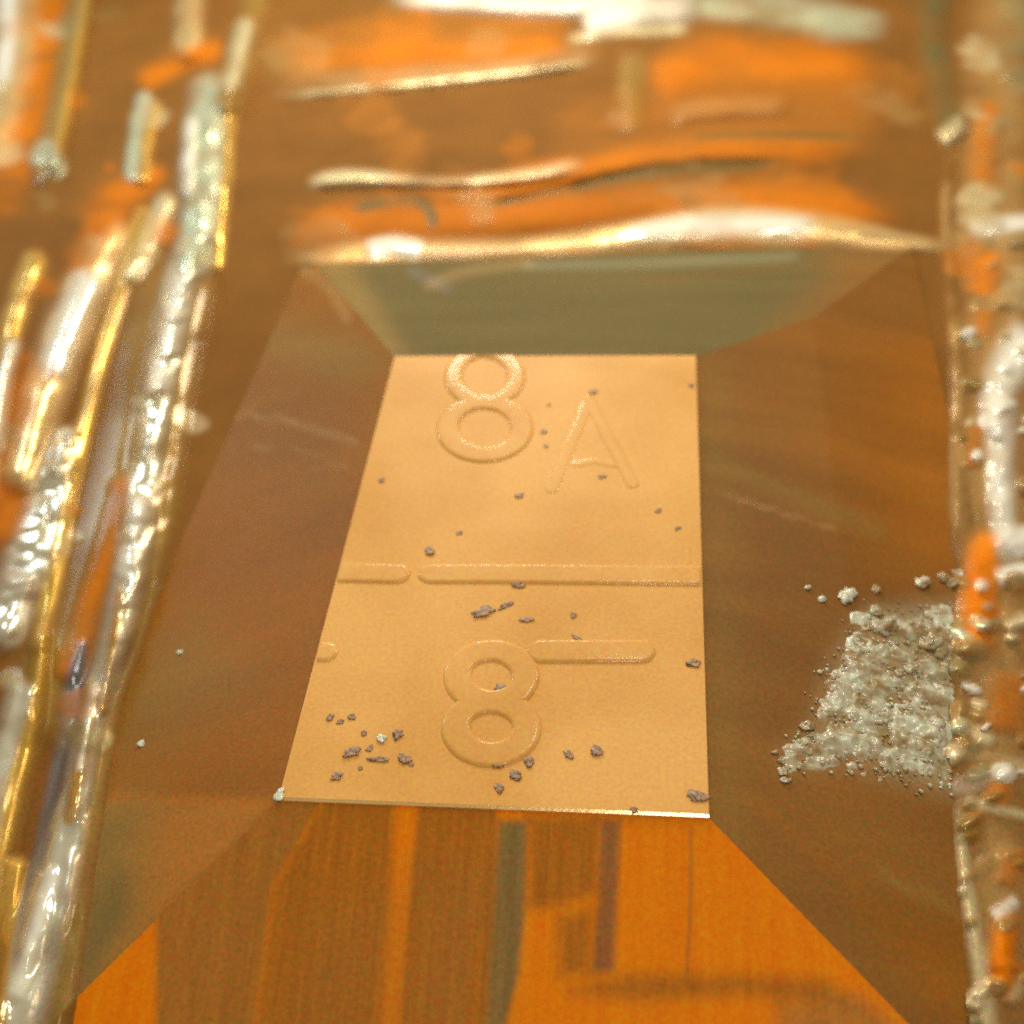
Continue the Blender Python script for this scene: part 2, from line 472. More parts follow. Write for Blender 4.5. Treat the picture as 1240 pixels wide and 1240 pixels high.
facet('front_facet', PT['bl'], PT['br'], PB['bl'], PB['br'], 'amber', [  # mirrored surroundings painted on as orange and brown stripes
    dict(name='reflection_debris_strip', poly=[(300, 940), (400, 950), (330, 1075), (296, YB), (189, YB), (189, 1100)], coat='reflect_brown', soft=5),
    dict(name='reflection_debris_strip', poly=[(402, 950), (479, 950), (471, 1110), (453, YB), (296, YB), (330, 1075)], coat='rust', soft=9),
    dict(poly=[(380, 1100), (460, 1100), (452, YB), (296, YB)], coat='reflect_brown', soft=60, alpha=.7),
    dict(name='reflection_debris_strip', poly=[(508, 950), (602, 950), (600, 1130), (588, YB), (478, YB), (494, 1110)], coat='rust', soft=5),
    dict(poly=[(508, 1060), (600, 1060), (588, YB), (478, YB)], coat='reflect_brown', soft=60, alpha=.8),
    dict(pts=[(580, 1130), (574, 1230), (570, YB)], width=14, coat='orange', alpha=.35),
    dict(name='reflection_debris_strip', poly=[(604, 994), (640, 994), (636, 1100), (628, 1180), (612, 1240), (606, YB), (583, YB), (592, 1200), (598, 1100)], coat='grey', soft=7),
    dict(name='reflection_debris_strip', poly=[(640, 990), (724, 990), (722, 1080), (700, 1090), (664, 1100), (637, 1100), (640, 1060)], coat='rust', soft=12),
    dict(name='reflection_debris_strip', poly=[(726, 992), (752, 992), (747, 1100), (744, 1176), (715, 1180), (724, 1090)], coat='mauve', soft=7),
    dict(name='reflection_debris_strip', poly=[(674, 1110), (716, 1100), (714, 1178), (676, 1182)], coat='rust', soft=16),
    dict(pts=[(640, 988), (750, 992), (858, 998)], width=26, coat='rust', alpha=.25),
    dict(pts=[(837, 1004), (836, 1100), (830, 1190)], width=8, coat='reflect_brown', alpha=.8),
    dict(name='reflection_debris_strip', poly=[(690, 1200), (760, 1180), (900, 1182), (1000, 1186), (1040, 1222), (900, 1204), (760, 1212)], coat='rust', soft=18),
    dict(name='reflection_debris_strip', poly=[(945, 1218), (1040, 1206), (1080, 1236), (1070, YB), (930, YB)], coat='grey', soft=22, alpha=.6),  # pale debris near the corner, unlike the painted reflections above
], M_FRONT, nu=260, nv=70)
from mathutils.bvhtree import BVHTree
def facet_bvh(name):
    P, nu, nv = FACET[name]
    q = [(j * (nu + 1) + i, j * (nu + 1) + i + 1, (j + 1) * (nu + 1) + i + 1, (j + 1) * (nu + 1) + i) for j in range(nv) for i in range(nu)]
    return BVHTree.FromPolygons([Vector(p) for p in P], q)
BV = {k: facet_bvh(k) for k in ('left_facet', 'right_facet', 'back_facet', 'front_facet')}
def on_facet(name, px, py, lift=0.0):
    d = Vector(ray(px, py)).normalized()
    hit = BV[name].ray_cast(Vector(CAM), d)
    if hit[0] is None:
        return at(px, py, lift)
    nn = hit[1] if hit[1].z > 0 else -hit[1]
    return hit[0] + nn * lift
def on_left(px, py, lift=0.0): return on_facet('left_facet', px, py, lift)
def on_right(px, py, lift=0.0): return on_facet('right_facet', px, py, lift)

# ------------------------------------------------------------------ ground and the foil round the block
lf = thing('crumpled_foil_border', at(60, 700), 'tall band of crumpled pale gold foil folds along the left side of the block', 'foil')
bf = thing('rippled_rim', at(720, 200), 'wavy orange and brown rim with shiny pale crests behind the block', 'rim')
rf = thing('crinkled_edge', at(1200, 600), 'crinkled orange and cream edge strip along the right side of the block', 'edge strip')

BANDS = [
#@LEFT
 band('orange_fold', [(40, 860), (85, 740), (130, 620), (170, 480), (190, 350)], 90, .02, 'brass', lf, .1, 3),
 band('orange_fold', [(85, 810), (112, 720), (150, 590)], 44, .02, 'orange', lf, .1, 5),
 band('slate_fold', [(0, 1230), (45, 1080), (75, 940), (92, 820), (100, 780)], [34, 40, 40, 34, 16], .01, 'slate', lf, .1, 5),  # shaded groove beside the foil, painted slate blue
 band('brass_fold', [(62, 1270), (84, 1130), (108, 960), (128, 850), (156, 770), (192, 640), (212, 500), (240, 350)], 46, .03, 'brass', lf, .2, 6),
 band('foil_fold', [(-5, 1300), (52, 1110), (88, 970), (108, 880), (142, 765), (166, 640), (182, 530), (200, 430), (226, 310)],
     [96, 70, 48, 38, 48, 52, 46, 48, 48], .055, 'silver', lf, .36, 7),
 band('gold_fold', [(86, 990), (104, 880), (110, 830)], 20, .02, 'gold', lf, .1, 8),
 band('gold_fold', [(124, 860), (135, 790), (148, 720)], 14, .02, 'gold', lf, .1, 8),
 band('mint_fold', [(236, 318), (246, 220), (254, 115)], [50, 72, 60], .05, 'mint', lf, .4, 6),
 band('pale_fold', [(226, 230), (228, 190), (232, 150)], 22, .03, 'white', lf, .1, 6),
 band('gold_fold', [(264, 320), (274, 220), (280, 110)], 18, .02, 'gold', lf, .1, 5),
 band('gold_fold', [(-20, 1130), (14, 970), (38, 870), (52, 770)], [36, 40, 36, 22], .04, 'gold', lf, .1, 5),
 band('pale_fold', [(-24, 1040), (2, 920), (24, 840)], 40, .04, 'silver', lf, .2, 6),
 band('gold_fold', [(-10, 1280), (8, 1130), (20, 1050)], 32, .03, 'gold', lf, .1, 5),
 band('gold_fold', [(45, 780), (64, 690), (84, 590), (105, 500), (128, 410), (152, 330), (172, 262)], [26, 34, 32, 28, 28, 28, 30], .025, 'gold', lf, .1, 4),
 band('pale_fold', [(160, 330), (182, 290), (200, 245)], 34, .03, 'pale', lf, .15, 8),
 band('foil_fold', [(6, 760), (35, 670), (60, 590), (78, 530)], [60, 74, 60, 34], .04, 'silver', lf, .55, 8),
 band('orange_fold', [(5, 640), (20, 560), (35, 480)], 64, .02, 'orange', lf, .1, 4),
 band('satin_fold', [(25, 570), (52, 480), (85, 385), (132, 285)], [56, 66, 74, 60], .05, 'satin', lf, .1, 4),
 band('orange_fold', [(98, 310), (135, 250), (185, 212)], [60, 80, 40], .015, 'orange', lf, .1, 4),
 band('orange_fold', [(20, 440), (62, 340), (90, 270)], 40, .015, 'copper', lf, .1, 4),
 band('satin_fold', [(-22, 600), (-4, 480), (14, 390), (40, 320)], 40, .05, 'gold', lf, .1, 5),
 band('orange_fold', [(0, 230), (30, 140), (50, 60), (60, -40)], 80, .02, 'orange', lf, .1, 4),
 band('satin_fold', [(-24, 180), (6, 80), (14, -60)], 80, .06, 'satin', lf, .1, 4),
 band('brass_fold', [(54, 210), (75, 110), (95, 0), (104, -40)], 36, .03, 'brass', lf, .1, 6),
 band('gold_fold', [(66, 200), (86, 100), (108, -30)], 18, .03, 'gold', lf, .1, 6),
 band('pale_fold', [(44, 190), (58, 178), (70, 205)], 26, .02, 'mint', lf, .1, 6),
 band('pale_fold', [(160, 210), (166, 160), (174, 120)], 26, .03, 'mint', lf, .1, 6),
 band('gold_fold', [(174, 215), (180, 160), (188, 130)], 22, .03, 'gold', lf, .1, 6),
 band('pale_fold', [(228, 58), (228, 20), (238, -40)], 44, .05, 'satin', lf, .1, 6),
 band('orange_fold', [(180, 96), (225, 70), (256, 62)], 40, .015, 'orange', lf, .1, 4),
 band('pale_fold', [(274, 120), (290, 70), (306, 10), (318, -50)], 46, .045, 'brass', lf, .15, 6),
 band('pale_fold', [(280, 100), (288, 62), (296, 34)], 30, .03, 'pale', lf, .1, 6),
band('pale_fold', [(66, 440), (84, 388), (104, 345)], 46, .02, 'white', lf, .1, 5, .9, 1.1, .1),  # white bands here put foil highlights into the colour
 band('pale_fold', [(2, 90), (8, 40), (10, -60)], 36, .02, 'white', lf, .1, 5, .9, 1.1, .1),
 band('pale_fold', [(-6, 540), (2, 470), (14, 420)], 26, .02, 'white', lf, .1, 5, .8, 1.1, .1),
 band('pale_fold', [(186, 470), (202, 410), (218, 340)], 26, .02, 'white', lf, .5, 9, .9, 1.0, .3),
 band('pale_fold', [(150, 690), (160, 650), (168, 610)], 28, .02, 'white', lf, .6, 10, .9, 1.0, .3),
 band('pale_fold', [(96, 930), (106, 870), (112, 835)], 14, .015, 'white', lf, .2, 10, .9, 1.0, .1),
 band('pale_fold', [(20, 1200), (44, 1120), (62, 1060)], 30, .02, 'white', lf, .4, 12, .8, 1.0, .4),
#@BACK
 band('orange_wave', [(340, 296), (420, 270), (560, 264), (720, 252), (880, 242), (1000, 250), (1106, 266)], [40, 66, 64, 64, 62, 70, 50], .03, 'orange', bf, .06, 2, .95, 1.05, .25),
 band('orange_wave', [(480, 236), (620, 222), (760, 196), (900, 182), (1080, 172)], [24, 46, 60, 66, 50], .03, 'orange', bf, .06, 2, .95, 1.05, .25),
 band('dark_wave', [(420, 256), (460, 246), (500, 243), (520, 254), (526, 284)], 18, -.008, 'dark', bf, .1, 5, 1.0, .9, .05),
 band('dark_wave', [(570, 252), (660, 235), (760, 212), (850, 202), (980, 196)], [10, 18, 24, 28, 12], -.015, 'dark', bf, .1, 4, 1.0, .9, .05),
 band('dark_wave', [(830, 166), (920, 163), (1056, 166)], 14, -.01, 'dark', bf, .1, 4, 1.0, .9, .05),
 band('shiny_crest', [(326, 322), (450, 304), (640, 299), (780, 284), (880, 274), (980, 277), (1090, 292), (1160, 300)],
     [16, 34, 28, 46, 60, 54, 28, 18], .03, 'satin', bf, .12, 4),
 band('shiny_crest', [(750, 284), (860, 272), (1000, 274)], [24, 44, 30], .012, 'white', bf, .05, 3),  # white painted on as the crest's highlight
 band('shiny_crest', [(440, 304), (475, 297), (515, 304)], 30, .012, 'white', bf, .05, 3),
 band('pale_crest', [(366, 224), (420, 215), (540, 220), (640, 212), (712, 196)], [20, 26, 16, 22, 22], .03, 'pale', bf, .15, 4),
 band('pink_wave', [(320, 106), (480, 92), (620, 78), (740, 62)], 36, .03, 'pink', bf, .05, 3),
 band('pale_crest', [(322, 118), (470, 105), (620, 89), (730, 73)], 11, .01, 'pale', bf, .08, 4),
 band('orange_wave', [(330, 78), (450, 66), (600, 60), (700, 46)], 44, .02, 'orange', bf, .06, 3, .95, 1.05, .25),
 band('shiny_crest', [(460, -8), (600, 4), (700, 6), (800, -10)], 34, .05, 'white', bf, .08, 3),
 band('shiny_crest', [(680, 46), (760, 40), (840, 34)], 18, .02, 'pale', bf, .08, 3),
 band('shiny_crest', [(700, 28), (760, 18), (850, 8)], 42, .05, 'white', bf, .06, 3),
 band('pale_wave', [(770, 55), (765, 110), (768, 165)], 46, .02, 'brass', bf, .1, 4),
 band('orange_wave', [(780, 110), (850, 80), (950, 76), (1080, 92)], [60, 90, 96, 70], .03, 'orange', bf, .08, 3, .95, 1.05, .25),
 band('pale_wave', [(805, 142), (880, 130), (960, 130)], 34, .03, 'pink', bf, .15, 4),
 band('mint_wave', [(810, 6), (930, 12), (1010, 26), (1085, 32)], [30, 54, 60, 30], .02, 'mint', bf, .3, 4, .7, 1.1),
band('rust_wave', [(640, 170), (800, 138), (950, 128), (1090, 140)], [60, 110, 130, 90], .004, 'rust', bf, .3, 3, .55, 1.15, .4),
 band('rust_wave', [(300, 60), (450, 40), (620, 30), (700, 26)], [40, 60, 60, 40], .004, 'rust', bf, .3, 3, .6, 1.15, .4),
#@RIGHT
 band('tan_fold', [(1222, 1330), (1216, 1150), (1208, 1000), (1204, 850), (1206, 700), (1206, 500), (1206, 320), (1206, 150), (1206, -60)],
     [110] * 9, .02, 'haze', rf, .4, 5, .85, 1.0, .4),
 band('orange_patch', [(1186, 225), (1192, 170), (1197, 115)], 44, .012, 'orange', rf, .3, 6, 0.8, 1.1, .35),
 band('orange_patch', [(1185, 360), (1192, 330), (1198, 300)], 50, .012, 'amber', rf, .3, 6, 0.8, 1.1, .35),
 band('orange_patch', [(1185, 410), (1190, 390), (1194, 370)], 36, .012, 'orange', rf, .3, 6, 0.7, 1.1, .35),
 band('orange_patch', [(1175, 570), (1180, 540), (1184, 510)], 34, .012, 'rust', rf, .3, 6, 0.8, 1.1, .35),
 band('orange_patch', [(1178, 755), (1186, 700), (1192, 645)], 54, .012, 'amber', rf, .3, 6, 0.9, 1.1, .35),
 band('orange_patch', [(1182, 795), (1190, 760), (1196, 725)], 56, .012, 'orange', rf, .3, 6, 0.9, 1.1, .35),
 band('orange_patch', [(1210, 890), (1220, 850), (1228, 810)], 70, .012, 'orange', rf, .3, 6, 0.8, 1.1, .35),
 band('orange_patch', [(1204, 975), (1210, 960), (1214, 945)], 40, .012, 'amber', rf, .3, 6, 0.6, 1.1, .35),
 band('orange_patch', [(1219, 1075), (1225, 1050), (1229, 1025)], 40, .012, 'orange', rf, .3, 6, 0.8, 1.1, .35),
 band('orange_patch', [(1208, 1180), (1214, 1140), (1219, 1100)], 44, .012, 'orange', rf, .3, 6, 0.9, 1.1, .35),
 band('orange_patch', [(1222, 1220), (1228, 1190), (1232, 1160)], 40, .012, 'rust', rf, .3, 6, 0.7, 1.1, .35),
 band('orange_patch', [(1176, 1020), (1180, 1000), (1183, 980)], 30, .012, 'rust', rf, .3, 6, 0.6, 1.1, .35),
 band('orange_patch', [(1194, 235), (1200, 210), (1204, 185)], 40, .012, 'rust', rf, .3, 6, 0.6, 1.1, .35),
 band('pale_fold', [(1206, 1290), (1184, 1150), (1168, 1050), (1158, 950)], [30, 28, 22, 20], .010, 'pale', rf, .5, 9, .8, 1.1, .7),
 band('pale_fold', [(1162, 960), (1164, 850), (1162, 700)], 26, .006, 'tan', rf, .4, 9, .5, 1.1, .8),
 band('pale_fold', [(1164, 690), (1160, 590), (1160, 500), (1158, 420), (1150, 330), (1146, 250), (1150, 180)], [34, 32, 26, 22, 22, 18, 14], .014, 'tan', rf, .3, 8, .7, .95, .9),
 band('slate_fold', [(1164, 170), (1142, 110), (1130, 40), (1140, -40)], 50, .02, 'olive', rf, .1, 6),
 band('pale_fold', [(1138, 172), (1154, 158), (1170, 148)], 30, .03, 'pale', rf, .1, 6),
 band('tan_fold', [(1200, 100), (1215, 50), (1220, -30)], 90, .02, 'tan', rf, .15, 4, .6),
 band('highlight_fold', [(1200, 510), (1216, 455), (1260, 400)], [36, 60, 80], .025, 'white', rf, .5, 6, .95, 1.1, .3),  # bright reflections on the edge strip painted white
 band('highlight_fold', [(1220, 690), (1212, 600), (1212, 530), (1218, 480)], [36, 42, 44, 40], .02, 'white', rf, .7, 8, .95, 1.1, .6),
 band('highlight_fold', [(1200, 668), (1230, 650), (1260, 650)], 34, .014, 'white', rf, .6, 8, .9, 1.1, .3),
 band('highlight_fold', [(1204, 702), (1230, 692), (1265, 690)], 30, .014, 'white', rf, .6, 8, .9, 1.1, .3),
 band('highlight_fold', [(1215, 762), (1235, 752), (1265, 750)], 26, .03, 'pale', rf, .3, 8),
 band('pale_fold', [(1170, 282), (1210, 274), (1270, 266)], 30, .012, 'white', rf, .3, 6, .95, 1.1, .2),
 band('orange_fold', [(1178, 800), (1186, 720), (1200, 635)], [44, 56, 40], .02, 'amber', rf, .1, 5),
 band('pale_fold', [(1130, 898), (1180, 914), (1260, 932)], 24, .005, 'pale', rf, .6, 7, .6, 1.15, .7),
 band('pale_fold', [(1146, 950), (1172, 952), (1200, 934)], 28, .006, 'white', rf, .6, 7, .6, 1.15, .7),
 band('pale_fold', [(1156, 878), (1180, 886), (1204, 902)], 24, .005, 'pale', rf, .6, 7, .6, 1.15, .7),
 band('pale_fold', [(1165, 968), (1200, 978), (1260, 992)], 18, .008, 'pale', rf, .6, 9, .7, 1.1, .8),
 band('pale_fold', [(1176, 1062), (1200, 1040), (1234, 1028)], 30, .005, 'tan', rf, .6, 7, .6, 1.15, .7),
 band('pale_fold', [(1200, 1110), (1216, 1100), (1234, 1088)], 24, .006, 'white', rf, .6, 7, .6, 1.15, .7),
 band('orange_fold', [(1210, 1200), (1214, 1160), (1218, 1120)], 36, .015, 'amber', rf, .1, 6),
 band('pale_fold', [(1222, 1220), (1240, 1190), (1265, 1180)], 26, .005, 'pale', rf, .6, 7, .6, 1.15, .7),
]
X0, X1, Y0, Y1, ST = -110, 1350, -90, 1350, 4.0
gx = np.arange(X0, X1 + .1, ST); gy = np.arange(Y0, Y1 + .1, ST)
GX, GY = np.meshgrid(gx, gy)
XY = np.stack([GX.ravel(), GY.ravel()], 1)
FLAT = np.array([tuple(at(x, y, 0.0)) for x, y in XY])
regs = []
for i, b in enumerate(BANDS):
    s, al = polyline_coord(XY, b['pts'], b['width'])
    near = np.abs(s) < 1.6
    prof = np.clip(1 - s * s * 0.85, 0, 1) ** 1.7                       # reaches a little past the band's edge
    wt = np.clip((1.15 - np.abs(s)) / b['edge'], 0, 1); wt = wt * wt * (3 - 2 * wt)
    if b['parent'] is not lf:                                           # ends fade out
        tp = np.clip(np.minimum(al, 1 - al) / 0.14, 0, 1)
        wt = wt * tp * tp * (3 - 2 * tp); prof = prof * tp
    own = wt.copy()
    hh = np.zeros(len(XY))
    ii = np.where(near)[0]
    nz = vnoise(FLAT[ii], b['freq'], i + 1) * .65 + vnoise(FLAT[ii], b['freq'] * 2.6, i + 31) * .35
    hh[ii] = b['height'] * prof[ii] * (1 + 2 * b['crinkle'] * nz)
    breakup = np.zeros(len(XY))                                            # noise breaks up the band colours, painted highlights among them
    breakup[ii] = np.clip(vnoise(FLAT[ii], 2.2 + b['freq'] * .5, i + 61) * 2.2 + 0.15, 0, 1)
    wt = wt * (1 - b['patch'] * breakup)
    regs.append(dict(name=b['name'], w=wt, ow=own, coat=b['coat'], alpha=b['alpha'], h=hh, own=0.12))
# small random spots of pale and dull colour over the foil and the far rim
rnd = random.Random(21)
def colour_spots(n, xr, yr, size, coats, alpha, hgt):
    for _ in range(n):
        x, y = rnd.uniform(*xr), rnd.uniform(*yr)
        c = np.array([x, y]); a, e = rnd.uniform(*size), rnd.uniform(.4, 1.0); th = rnd.uniform(-.5, .5)
        d = XY - c
        u = d[:, 0] * math.cos(th) + d[:, 1] * math.sin(th); v = -d[:, 0] * math.sin(th) + d[:, 1] * math.cos(th)
        q = (u / a) ** 2 + (v / (a * e)) ** 2
        ii = np.where(q < 1.6)[0]
        wv = np.zeros(len(XY))
        if len(ii) == 0: continue
        nz = vnoise(FLAT[ii], 9, rnd.uniform(0, 90))
        wv[ii] = np.clip((1.0 - q[ii] + nz * .9) * 1.3, 0, 1)
        regs.append(dict(name=None, w=wv, coat=rnd.choice(coats), alpha=alpha, h=wv * hgt))
colour_spots(60, (1160, 1250), (380, 1240), (6, 17), ('pale', 'white', 'moss', 'tan', 'brass'), .8, .012)
colour_spots(22, (1150, 1200), (700, 960), (8, 22), ('mint', 'pale', 'moss', 'tan'), .7, .008)
colour_spots(26, (1170, 1250), (0, 400), (12, 34), ('haze', 'moss', 'tan', 'orange', 'pale'), .55, .008)
colour_spots(40, (330, 1120), (-20, 300), (16, 60), ('haze', 'orange', 'copper', 'dark', 'rust'), .35, .004)
colour_spots(46, (-20, 230), (0, 900), (10, 34), ('moss', 'brass', 'orange', 'copper', 'pale'), .4, .003)
base_h = np.array([0.012 * mnoise.noise(Vector((x * 1.1, y * 0.8, 4.2))) for x, y, z in FLAT])
SKIRT = np.zeros(len(XY))                       # where the foil laps up onto the foot of the block
for i, (x, y) in enumerate(XY):
    d = Vector(ray(x, y)).normalized()
    for bv in BV.values():
        hit = bv.ray_cast(Vector(CAM), d)
        if hit[0] is not None:
            SKIRT[i] = max(SKIRT[i], hit[0].z)
base_h[SKIRT > 0] = 0
def place(h):
    z = h + base_h + SKIRT - 0.003
    out = np.empty((len(XY), 3))
    D = np.stack([XY[:, 0] - CC, XY[:, 1] - CC, np.full(len(XY), F)], 1) @ ROT.T
    out = CAM + D * ((z - CAM[2]) / D[:, 2])[:, None]
    return out
def outside_block(Q, owner):                    # the bare ground stops at the block, the foil laps over its foot
    return (owner >= 0) | (SKIRT[Q].min(1) <= 0)
M_FOIL = coat_material('crumpled_foil', 0.3, 2.5, (1, 1, 1), 0, 0.45, 0.012, crinkle=0.16, cscale=8)
ms = sheet(len(gy), len(gx), XY, place, 'copper', regs, M_FOIL, keep=outside_block)

for k, me in ms:
    if k < 0:
        me.name = 'ground'
        g = link('ground', me, M_FOIL); g['kind'] = 'structure'
    else:
        link(BANDS[k]['name'], me, M_FOIL, BANDS[k]['parent'])
# the ground goes on beyond, a little lower
rows = []
for j in range(60):
    y = -4.0 + 16.0 * j / 59
    rows.append([Vector((-7.0 + 15.0 * i / 59, y, -0.05)) for i in range(60)])
g2 = link('ground', patch(rows), MAT['ground']); g2['kind'] = 'structure'

# ------------------------------------------------------------------ raised marks on the plate
def stroke(bm, pts, half, height=0.006, closed=False, n=None, bevel=0.011):
    length = sum(math.dist(pts[i], pts[i + 1]) for i in range(len(pts) - 1))
    path = [at(p[0], p[1], ZT) for p in pts]
    n = len(path)
    prof = [(-half - bevel, -0.002), (-half - bevel * 0.7, height * 0.25), (-half - bevel * 0.25, height * 0.85), (-half + 0.002, height), (-half + 0.006, height + 0.0002),
            (half - 0.006, height + 0.0002), (half - 0.002, height), (half + bevel * 0.25, height * 0.85), (half + bevel * 0.7, height * 0.25), (half + bevel, -0.002)]
    rings = []
    def ring(c, side, k=1.0):
        return [bm.verts.new(Vector((c.x + side.x * o, c.y + side.y * o, ZT + h))) for o, h in prof]
    for k in range(n):
        a = path[(k - 1) % n] if closed else path[max(k - 1, 0)]
        b = path[(k + 1) % n] if closed else path[min(k + 1, n - 1)]
        t = (b - a); t.z = 0; t.normalize()
        side = Vector((-t.y, t.x, 0))
        rings.append(ring(path[k], side))
    rng = range(n if closed else n - 1)
    for k in rng:
        A, B = rings[k], rings[(k + 1) % n]
        for j in range(len(prof) - 1):
            bm.faces.new((A[j], A[j + 1], B[j + 1], B[j]))
    if not closed:                                   # rounded ends
        for k, sgn in ((0, -1), (n - 1, 1)):
            a, b = (path[0], path[1]) if k == 0 else (path[-2], path[-1])
            t = (b - a); t.z = 0; t.normalize()
            c = path[k]; side = Vector((-t.y, t.x, 0)); fwd = t * sgn
            prev = rings[k]
            m = len(prof)
            halfprof = prof[m // 2:]
            last = [prev[j] for j in range(m // 2, m)]
            cen = bm.verts.new(Vector((c.x, c.y, ZT + height)))
            steps = 8
            for q in range(1, steps + 1):
                ang = math.pi * q / steps
                d = side * math.cos(ang) + fwd * math.sin(ang)
                cur = [bm.verts.new(Vector((c.x + d.x * o, c.y + d.y * o, ZT + h))) for o, h in halfprof] if q < steps else [prev[j] for j in range(m // 2 - 1, -1, -1)]
                for j in range(len(cur) - 1):
                    bm.faces.new((last[j], last[j + 1], cur[j + 1], cur[j]))
                bm.faces.new((cen, last[0], cur[0]))
                last = cur

def loop_pts(cx_, cy_, rx, ry, n=40, a0=0, a1=360):
    return [(cx_ + rx * math.cos(math.radians(a0 + (a1 - a0) * k / n)), cy_ + ry * math.sin(math.radians(a0 + (a1 - a0) * k / n))) for k in range(n if a1 - a0 == 360 else n + 1)]

def mark(name, strokes):
    """raised mark on the plate, cut off where it would run past the plate's edge"""
    bm = bmesh.new()
    for i, (pts, half, hh, closed) in enumerate(strokes):
        stroke(bm, pts, half, hh + i * 0.0001, closed)
    for a, b in (('bl', 'tl'), ('tl', 'tr'), ('tr', 'br'), ('br', 'bl')):
        d = (PT[b] - PT[a]).normalized()
        nrm = Vector((-d.y, d.x, 0))                       # outward
        co = PT[a] - nrm * 0.008
        bmesh.ops.bisect_plane(bm, geom=bm.verts[:] + bm.edges[:] + bm.faces[:], plane_co=co, plane_no=nrm, clear_outer=True)
    return link(name, bm, MAT['mark'], top)
HM = 0.0062
# upper 8 (its top runs out over the back edge of the plate) and lower 8
mark('numeral_eight', [(loop_pts(587, 519, 45, 32), 0.028, HM, True), (loop_pts(587, 457, 38, 30), 0.022, HM, True)])
mark('numeral_eight', [(loop_pts(595, 882, 43, 32), 0.028, HM, True), (loop_pts(595, 819, 41, 31), 0.028, HM, True)])
mark('raised_letter', [([(668, 592), (692, 536), (713, 484)], 0.012, 0.0016, False), ([(713, 484), (738, 532), (766, 586)], 0.012, 0.0028, False),
                  ([(698, 562), (720, 558), (742, 562)], 0.008, 0.0013, False)])
mark('raised_bar', [([(655, 789), (700, 789), (776, 789)], 0.030, HM, False)])
mark('raised_bar', [([(380, 693), (440, 694), (482, 695)], 0.028, HM, False)])
mark('raised_bar', [([(522, 695), (600, 695), (700, 696), (780, 697), (890, 698)], 0.028, HM, False)])
mark('raised_bar', [([(350, 788), (375, 788), (395, 790)], 0.024, HM, False)])

# ------------------------------------------------------------------ crust on the right facet
def lump(bm, c, r, nrm=None, squash=0.7, sub=1, rag=0.45):
    res = bmesh.ops.create_icosphere(bm, subdivisions=sub, radius=r)
    sd = Vector((random.uniform(0, 99), random.uniform(0, 99), 0))
    for v in res['verts']:
        v.co *= 1 + rag * (mnoise.noise(v.co / r * 1.1 + sd) + 0.6 * mnoise.noise(v.co / r * 2.6 + sd))
        v.co.z *= squash
        v.co += c

def in_poly(x, y, P):
    ins = False
    for i in range(len(P)):
        (x1, y1), (x2, y2) = P[i], P[i - 1]
        if (y1 > y) != (y2 > y) and x < (x2 - x1) * (y - y1) / (y2 - y1) + x1:
            ins = not ins
    return ins
CR = [(944, 925), (965, 890), (990, 870), (1002, 810), (1030, 770), (1040, 745), (1085, 745), (1150, 735), (1172, 780),
      (1160, 850), (1150, 900), (1150, 950), (1100, 948), (1060, 940), (1020, 925), (960, 930)]
bm = bmesh.new()
cgx, cgy = np.arange(925, 1186, 2.0), np.arange(690, 975, 2.0)
cxy = np.stack([a.ravel() for a in np.meshgrid(cgx, cgy)], 1)
cw = poly_weight(cxy, CR, 26)
grid = []
for (x, y), wv in zip(cxy, cw):
    p = on_right(x, y)
    q = Vector((p.x, p.y, 0))
    nz = mnoise.noise(q * 7) * .5 + mnoise.noise(q * 19) * .45 + mnoise.noise(q * 44) * .35 + mnoise.noise(q * 90) * .2
    hgt = (nz + 0.30) * 0.020 * wv - 0.004 * (1 - wv) - 0.001
    grid.append((p + Vector((0, 0, hgt)), hgt))
nxg = len(cgx)
vmap = {}
def cv(i):
    if i not in vmap: vmap[i] = bm.verts.new(grid[i][0])
    return vmap[i]
for j in range(len(cgy) - 1):
    for i in range(nxg - 1):
        ids = (j * nxg + i, j * nxg + i + 1, (j + 1) * nxg + i + 1, (j + 1) * nxg + i)
        if max(grid[k][1] for k in ids) > 0.0004:
            bm.faces.new([cv(k) for k in ids])
cnt = 0
while cnt < 600:
    x, y = random.uniform(935, 1178), random.uniform(700, 965)
    if poly_weight(np.array([[x, y]]), CR, 40)[0] < random.uniform(0.1, 0.9): continue
    lump(bm, on_right(x, y, 0.003), random.choice((.003, .0035, .004, .005, .006, .008)), sub=1, squash=.5)
    cnt += 1
for x, y, r in ((1028, 718, .026), (1022, 724, .02), (1060, 714, .015), (1115, 706, .024), (1160, 697, .022), (995, 726, .012), (1140, 700, .02),
                (1150, 706, .02), (1065, 760, .03), (1075, 755, .028), (1120, 780, .028), (1128, 775, .03), (1165, 790, .02), (1135, 790, .025),
                (1130, 880, .03), (1125, 895, .03), (1118, 905, .028), (975, 880, .018), (1060, 740, .02), (978, 712, .01), (948, 935, .012),
                (950, 945, .010), (946, 922, .009), (1035, 790, .018), (1010, 820, .014), (1100, 810, .02), (1088, 816, .018)):
    lump(bm, on_right(x, y, 0.003), r * 0.85, sub=3, squash=.4, rag=.8)
cr = link('crust', bm, MAT['crust'])
cr['label'] = 'pale grainy crust spread over the right sloping side of the block'
cr['category'] = 'crust'; cr['kind'] = 'stuff'

